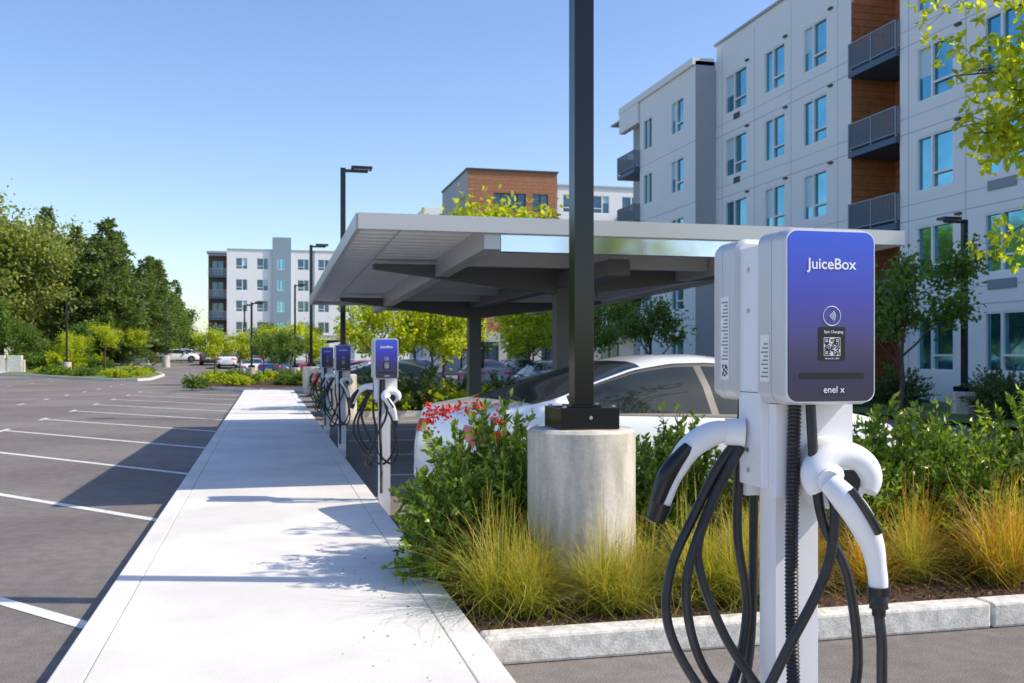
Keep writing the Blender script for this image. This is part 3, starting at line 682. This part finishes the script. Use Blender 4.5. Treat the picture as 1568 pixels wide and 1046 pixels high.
mb=MB(); HB=16.6
rb=[1.3+3.03*k for k in range(5)]
wl=[(2.2,4.9,r_,r_+1.4,'B') for r_ in rb[1:]]+[(5.5,6.8,r_,r_+1.4,'B') for r_ in rb[1:]]
P,ob=facade(mb,(15.8,79.5),(1,0),(0,-1),7.6,3.4,HB,wl,'brick','glass_dark','frame_dark')
for k in range(44): ob(0,7.6,3.5+k*.3,3.515+k*.3,.0,.003,'frame_dark')
for wv in (2.85,4.2): 
    for r_ in rb[1:]: ob(wv-.03,wv+.03,r_+.06,r_+1.34,-.11,-.02,'frame_dark')
P,ob=facade(mb,(15.8,79.45),(1,0),(0,-1),16,0-.2,3.4,[(1.+2.6*i,2.6+2.6*i,.8,2.6,'B') for i in range(5)],'base_conc','glass_dark','frame_dark')
wl=[(.5+2.6*i,.5+2.6*i+1.5,r_,r_+1.5,'A') for i in range(3) for r_ in rb[1:]]
P,ob=facade(mb,(23.4,79.6),(1,0),(0,-1),9,3.4,HB-1.0,wl,'wall_white','glass_dark','frame')
for k in range(1,5): balcony(ob,5.5,8.5,3.03*k+.2,0.005,1.3)
wl=[(1.5+3.4*i,3.1+3.4*i,r_,r_+1.4,'B') for i in range(3) for r_ in rb]
P,ob=facade(mb,(15.8,79.5),(0,1),(-1,0),12,-.2,HB,wl,'wall_grey','glass','frame')
ob(0,12,HB,HB+.15,-.4,.1,'frame_dark')
mb.box(15.81,32.3,79.61,91.4,HB-1.5,HB-1.2,'wall_grey'); mb.box(15.7,23.5,79.38,79.62,HB,HB+.15,'frame_dark'); mb.box(23.41,32.4,79.5,79.9,HB-1.0,HB-.85,'seam')
mb.quad((15.8,79.5,3.4),(15.8,79.45,3.4),(31.8,79.45,3.4),(31.8,79.5,3.4),'base_conc')
wl=[(.5+3*i,2.1+3*i,r_,r_+1.4,'B') for i in range(3) for r_ in rb]
P,ob=facade(mb,(14.6,95),(1,0),(0,-1),12,-.2,HB-.9,wl,'wall_white','glass_dark','frame'); P,ob=facade(mb,(14.6,95),(0,1),(-1,0),10,-.2,HB-.9,wl,'wall_white','glass_dark','frame')
mb.obj('brick_apartment_building')

mb=MB(); g0=.7; HC=16.6; rc=[g0+1.0+3.03*k for k in range(5)]
wl=[]
for i,u in enumerate([1.2,4.1]): wl+=[(u,u+1.6,r_,r_+1.6,'A') for r_ in rc]
P,ob=facade(mb,(-5.6,147),(1,0),(0,-1),6.3,g0,HC,wl,'wall_white','glass_dark','frame')
wl=[(.7,1.7,r_,r_+1.5,'B') for r_ in rc]
P,ob=facade(mb,(.7,146.6),(1,0),(0,-1),2.6,g0,HC+1.8,wl,'wall_bluegrey','glass','frame')
mb.quad((.7,146.6,g0),(.7,148,g0),(.7,148,HC+1.8),(.7,146.6,HC+1.8),'wall_bluegrey'); mb.quad((3.3,146.6,g0),(3.3,148,g0),(3.3,148,HC+1.8),(3.3,146.6,HC+1.8),'wall_bluegrey')
mb.box(.7,3.3,146.62,149,HC+1.7,HC+1.85,'wall_bluegrey')
wl=[(.9+2.9*i,2.5+2.9*i,r_,r_+1.6,'A') for i in range(7) for r_ in rc]
P,ob=facade(mb,(3.3,147),(1,0),(0,-1),22,g0,HC,wl,'wall_white','glass_dark','frame')
for u in (2.75,8.5,14.3): ob(u,u+.6,g0,HC-.02,.0,.02,'wall_bluegrey')
P,ob=facade(mb,(-8.2,148.4),(1,0),(0,-1),2.6,g0,HC-.6,[(.5,2.1,g0+3.03*k+.1,g0+3.03*k+2.3,'B') for k in range(5)],'wood_dark','glass_dark','frame_dark')
for k in range(1,5): balcony(ob,.05,2.6,g0+3.03*k,.005,1.45)
mb.box(-8.35,-5.61,146.9,149,HC-.6,HC-.3,'wall_bluegrey')
mb.quad((-8.2,148.4,g0),(-8.2,165,g0),(-8.2,165,HC),(-8.2,148.4,HC),'wall_white')
mb.quad((-5.6,147,g0),(-5.6,148.5,g0),(-5.6,148.5,HC),(-5.6,147,HC),'wall_white')
mb.box(-8.1,25.2,147.1,165,HC-.9,HC-.7,'wall_grey'); mb.box(-5.65,.69,146.9,147.2,HC,HC+.12,'seam'); mb.box(3.31,25.3,146.9,147.2,HC,HC+.12,'seam')
mb.obj('apartment_building')

mb=MB()
for i in range(56):
    x=-17.5+i*.135; mb.box(x,x+.125,115.5,115.53,.7,2.6,'fence_wood')
for i in range(4): mb.box(-17+i*2.1,-16.9+i*2.1,115.535,115.63,.6,2.65,'fence_wood')
for z in (1.2,2.3): mb.box(-17.5,-10,115.532,115.57,z,z+.09,'fence_wood')
mb.obj('wooden_fence')
mb=MB()
for i in range(9):
    x=-30+i*1.25; z=gz(x,86)-.15; mb.box(x,x+1.05,86,86.5,z,z+1.45,'curb'); mb.box(x+1.052,x+1.248,86.1,86.4,z,z+1.1,'curb')
mb.obj('retaining_wall',bevel=.02)
for x in (-13.4,-12.0):
    mb=MB(); mb.box(-.65,.65,-.4,.4,0,.1,'curb'); mb.box(-.6,.6,-.36,.36,.1,1.35,'util'); mb.box(-.64,.64,-.40,.40,1.351,1.42,'util'); mb.box(-.01,.01,-.365,-.361,.15,1.3,'frame_dark'); mb.box(.05,.09,-.38,-.361,.6,.75,'rail')
    mb.obj('utility_cabinet',(x,104,gz(x,104)-.12),bevel=.02)

# ---------------------------------------------------------------- EV charger
def charger_parts():
    parts=[]
    a=MB()
    a.box(-.060,.054,-.04,.04,-.15,1.13,'white_coat')
    a.box(-.12,.12,-.10,.10,-.15,-.135,'white_coat')
    a.box(-.105,.098,-.052,.062,1.135,1.715,'white_coat')
    a.box(-.085,.118,-.088,-.0525,1.115,1.336,'white_coat')
    a.box(-.085,.075,.0625,.078,1.10,1.34,'white_coat')
    a.box(-.1065,-.1052,-.046,.056,1.36,1.362,'joint')
    parts.append(('post',a.mesh('charger_post')))
    b_=MB()
    def unit_(sg):
        y=lambda v: v*sg
        b_.rloft(0,1.54,.236,.404,.032,[(y(-.057),.012),(y(-.062),0),(y(-.125),0),(y(-.1255),.0025),(y(-.1275),.0025),(y(-.128),0),(y(-.166),0),(y(-.176),.003),(y(-.182),.009)],'silver',n=8)
        b_.rloft(0,1.54,.232,.400,.030,[(y(-.1815),.003),(y(-.186),.0035)],'white_plastic',n=8)
        b_.rloft(0,1.54,.220,.388,.025,[(y(-.1862),0),(y(-.1885),.001)],'charger_face',n=8)
    unit_(1); unit_(-1)
    b_.box(-.1195,-.1182,-.118,-.075,1.39,1.50,'sticker'); b_.box(-.1195,-.1182,.090,.135,1.39,1.60,'sticker')
    for i in range(9): b_.box(-.1199,-.1196,-.114,-.080-(i%3)*.006,1.40+i*.0095,1.4035+i*.0095,'print_grey')
    for i in range(17): b_.box(-.1199,-.1196,.094,.130-(i%4)*.005,1.44+i*.009,1.4435+i*.009,'print_grey')
    for i in range(6):
        for j in range(6):
            if random.random()<.5: b_.box(-.1199,-.1196,.096+i*.005,.101+i*.005,1.398+j*.005,1.403+j*.005,'print_black')
    for z in (1.66,1.56,1.22,1.17): b_.tube([(-.1052,.012,z),(-.108,.012,z)],.006,10,'screw')
    parts.append(('charging_units',b_.mesh('charger_units',True)))
    g_=MB(); yf=-.1887
    g_.rloft(.0,1.478,.068,.076,.004,[(yf,0),(yf-.0008,0)],'print_black')
    g_.box(-.021,.021,yf-.0014,yf-.0009,1.450,1.492,'sticker')
    n=17
    for i in range(n):
        for j in range(n):
            fin=(i<5 and j<5) or (i<5 and j>=n-5) or (i>=n-5 and j>=n-5)
            on=random.random()<.5
            if fin:
                ii=i if i<5 else i-(n-5); jj=j if j<5 else j-(n-5); on=(ii in(0,4) or jj in(0,4) or (ii==2 and jj==2))
            if on: g_.box(-.0195+i*.0023,-.0195+(i+1)*.0023,yf-.0019,yf-.0015,1.4515+j*.0023,1.4515+(j+1)*.0023,'print_black')
    def arc(cx,cz,r,a0,a1,t=.0008,k='print_white'):
        pts=[(cx+r*math.cos(math.radians(a0+(a1-a0)*i/20)),yf-.0008,cz+r*math.sin(math.radians(a0+(a1-a0)*i/20))) for i in range(21)]
        g_.tube(pts,t,4,k)
    arc(0,1.541,.022,0,360)
    for r_ in (.004,.008,.012,.016): arc(-.008,1.541,r_,-42,42,.0011)
    g_.rloft(.0,1.405,.165,.012,.003,[(yf,0),(yf-.0004,0)],'print_black')
    parts.append(('graphics',g_.mesh('charger_graphics')))
    for (txt,size,x,z) in (('JuiceBox',.035,0,1.648),('enel x',.022,.005,1.366),('Epic Charging',.0088,.004,1.502),('LB-evse-26  L3424',.0048,0,1.4425)):
        c=bpy.data.curves.new('t','FONT'); c.body=txt; c.size=size; c.align_x='CENTER'; c.extrude=.0003; c.offset=.0004 if size>.03 else .0
        o=bpy.data.objects.new('t',c); col.objects.link(o); bpy.context.view_layer.update()
        me=bpy.data.meshes.new_from_object(o.evaluated_get(bpy.context.evaluated_depsgraph_get())); bpy.data.objects.remove(o)
        me.transform(Matrix.Translation((x,yf-.0012,z))@Matrix.Rotation(math.radians(90),4,'X')); me.materials.clear(); me.materials.append(M['print_white'])
        parts.append(('lettering',me))
    h=MB()
    cx,cz,cy=.050,1.160,-.15
    pts=[(cx+.072*math.cos(math.radians(t)),cy+.012*math.sin(math.radians(t)),cz+.058*math.sin(math.radians(t))) for t in range(-28,209,8)]
    L=len(pts); h.tube(pts,[.018+.016*math.sin(math.pi*min(1,.15+min(i,L-1-i)/9.)/2) for i in range(L)],18,'white_plastic')
    h.tube([(cx,-.088,cz+.012),(cx,-.10,cz+.012),(cx,-.155,cz+.004)],[.088,.085,.070],30,'white_plastic')
    h.tube([(cx,-.156,cz-.002),(cx,-.158,cz-.002)],[.044,.044],24,'black_plastic')
    h.tube([(-.04,.079,1.22),(-.04,.16,1.21)],[.06,.05],24,'white_plastic')
    h.tube([(-.105,.03,1.26),(-.15,.05,1.262)],[.036,.033],18,'white_plastic')
    parts.append(('holster',h.mesh('charger_holster',True)))
    k=MB()
    p=smoothpts([(-.022,-.215,1.165),(-.002,-.24,1.135),(.03,-.25,1.09),(.062,-.25,1.03),(.076,-.25,.965),(.079,-.25,.932)],6)
    n=len(p); k.tube(p,[.025+.008*math.sin(math.pi*min(1,i/n*1.4)) -(.004*i/n) for i in range(n)],20,'white_plastic')
    k.tube([(-.022,-.216,1.166),(.02,-.16,1.175)],[.026,.026],16,'white_plastic')
    k.tube([(.079,-.25,.934),(.080,-.25,.915),(.080,-.25,.914),(.080,-.25,.90),(.080,-.25,.899),(.080,-.25,.885),(.080,-.25,.884),(.080,-.25,.868)],[.026,.026,.022,.025,.019,.021,.015,.015],18,'black_plastic')
    k.tube(smoothpts([(.000,-.264,1.155),(.03,-.281,1.105),(.058,-.283,1.06)],4),.010,8,'black_plastic')
    p=smoothpts([(-.13,.045,1.262),(-.185,.045,1.258),(-.245,.05,1.222),(-.288,.06,1.15),(-.312,.065,1.09)],6); n=len(p)
    k.tube(p,[.024+.007*math.sin(math.pi*min(1,i/n*1.4)) for i in range(n)],20,'white_plastic')
    p=smoothpts([(-.255,.03,1.232),(-.305,.04,1.165),(-.330,.05,1.095)],5); k.tube(p,[.012,.016,.018,.02,.022,.023,.023,.022,.021,.02,.018][:len(p)],12,'black_plastic')
    k.tube([(-.312,.065,1.09),(-.318,.067,1.07),(-.326,.07,1.045)],[.029,.027,.024],18,'black_plastic')
    parts.append(('connectors',k.mesh('charger_connectors',True)))
    c=MB()
    A=[(-.125,.04,1.235),(-.17,.04,1.18),(-.228,.05,1.065),(-.292,.05,.93),(-.305,.04,.80),(-.24,.03,.66),(-.13,-.02,.52),(.0,-.08,.50),(.085,-.15,.68),(.055,-.17,.93),(-.005,-.165,1.06),(-.02,-.15,1.18),(-.02,-.13,1.345)]
    B=[(-.115,.03,1.225),(-.15,.03,1.17),(-.196,.045,1.065),(-.222,.05,.95),(-.165,.04,.78),(-.1,.0,.66),(-.02,-.06,.54),(.06,-.14,.50),(.102,-.21,.62),(.088,-.25,.78),(.080,-.25,.872)]
    C=[(.0,-.17,1.15),(.008,-.19,1.09),(-.012,-.18,.95),(-.095,-.16,.78),(-.16,-.12,.62),(-.19,-.02,.50),(-.12,.08,.48),(-.05,.11,.7),(-.04,.11,1.1),(-.04,.11,1.345)]
    D_=[(-.09,.07,1.345),(-.10,.07,1.2),(-.105,.07,1.0),(-.08,.07,.8),(-.14,.05,.62),(-.23,.03,.72),(-.265,.02,.9),(-.2,.03,1.08),(-.12,.03,1.23)]
    for q in (A,B,C,D_): c.tube(smoothpts(q,9),.0118,10,'rubber')
    zz=np.arange(.2,1.335,.0045); pts=[(-.048+.006*math.sin(z*5),-.105,z) for z in zz]; c.tube(pts,[.0165 if i%2 else .0135 for i in range(len(zz))],12,'rubber')
    parts.append(('cables',c.mesh('charger_cables',True)))
    return parts
EV=charger_parts()
e=inst(EV,'ev_charger',(1.25,2.22,0))
for o in e.children:
    if o.name.startswith('post'): md=o.modifiers.new('b','BEVEL'); md.width=.006; md.segments=3
for (x,y) in [(1.145,10.05),(1.14,15.8),(1.14,20.0)]:
    inst(EV,'ev_charger',(x,y,-.12))

# ---------------------------------------------------------------- light
az=Vector((.96,-.28,0)).normalized(); el=math.radians(43.5)
sd=Vector((az.x*math.cos(el),az.y*math.cos(el),math.sin(el)))
sun=bpy.data.lights.new('sun','SUN'); sun.energy=5.0; sun.angle=math.radians(.5); sun.color=(1,.91,.76)
so=bpy.data.objects.new('sun',sun); col.objects.link(so); so.rotation_euler=(-sd).to_track_quat('-Z','Y').to_euler()
w=bpy.data.worlds.new('World'); scene.world=w; w.use_nodes=True; nt=w.node_tree; bg=nt.nodes['Background']
sk=nt.nodes.new('ShaderNodeTexSky'); sk.sky_type='NISHITA'; sk.sun_disc=False; sk.sun_elevation=el; sk.sun_rotation=math.atan2(az.x,az.y)
sk.air_density=1.05; sk.dust_density=.8; sk.ozone_density=2.4
hs=nt.nodes.new('ShaderNodeHueSaturation'); hs.inputs['Hue'].default_value=.510; hs.inputs['Saturation'].default_value=1.10; hs.inputs['Value'].default_value=1.40
nt.links.new(sk.outputs[0],hs.inputs['Color']); nt.links.new(hs.outputs[0],bg.inputs[0]); bg.inputs[1].default_value=.15

# ---------------------------------------------------------------- camera
cam=bpy.data.cameras.new('camera'); co=bpy.data.objects.new('camera',cam); col.objects.link(co); scene.camera=co
cam.lens=35; cam.sensor_width=36; cam.clip_start=.05; cam.clip_end=3000
co.location=(0,0,1.45); co.rotation_euler=(math.radians(90),0,-math.radians(13.8))
cam.shift_y=22/1568
cam.dof.use_dof=True; cam.dof.focus_distance=2.25; cam.dof.aperture_fstop=13
scene.view_settings.view_transform='Standard'; scene.view_settings.look='None'; scene.view_settings.exposure=0
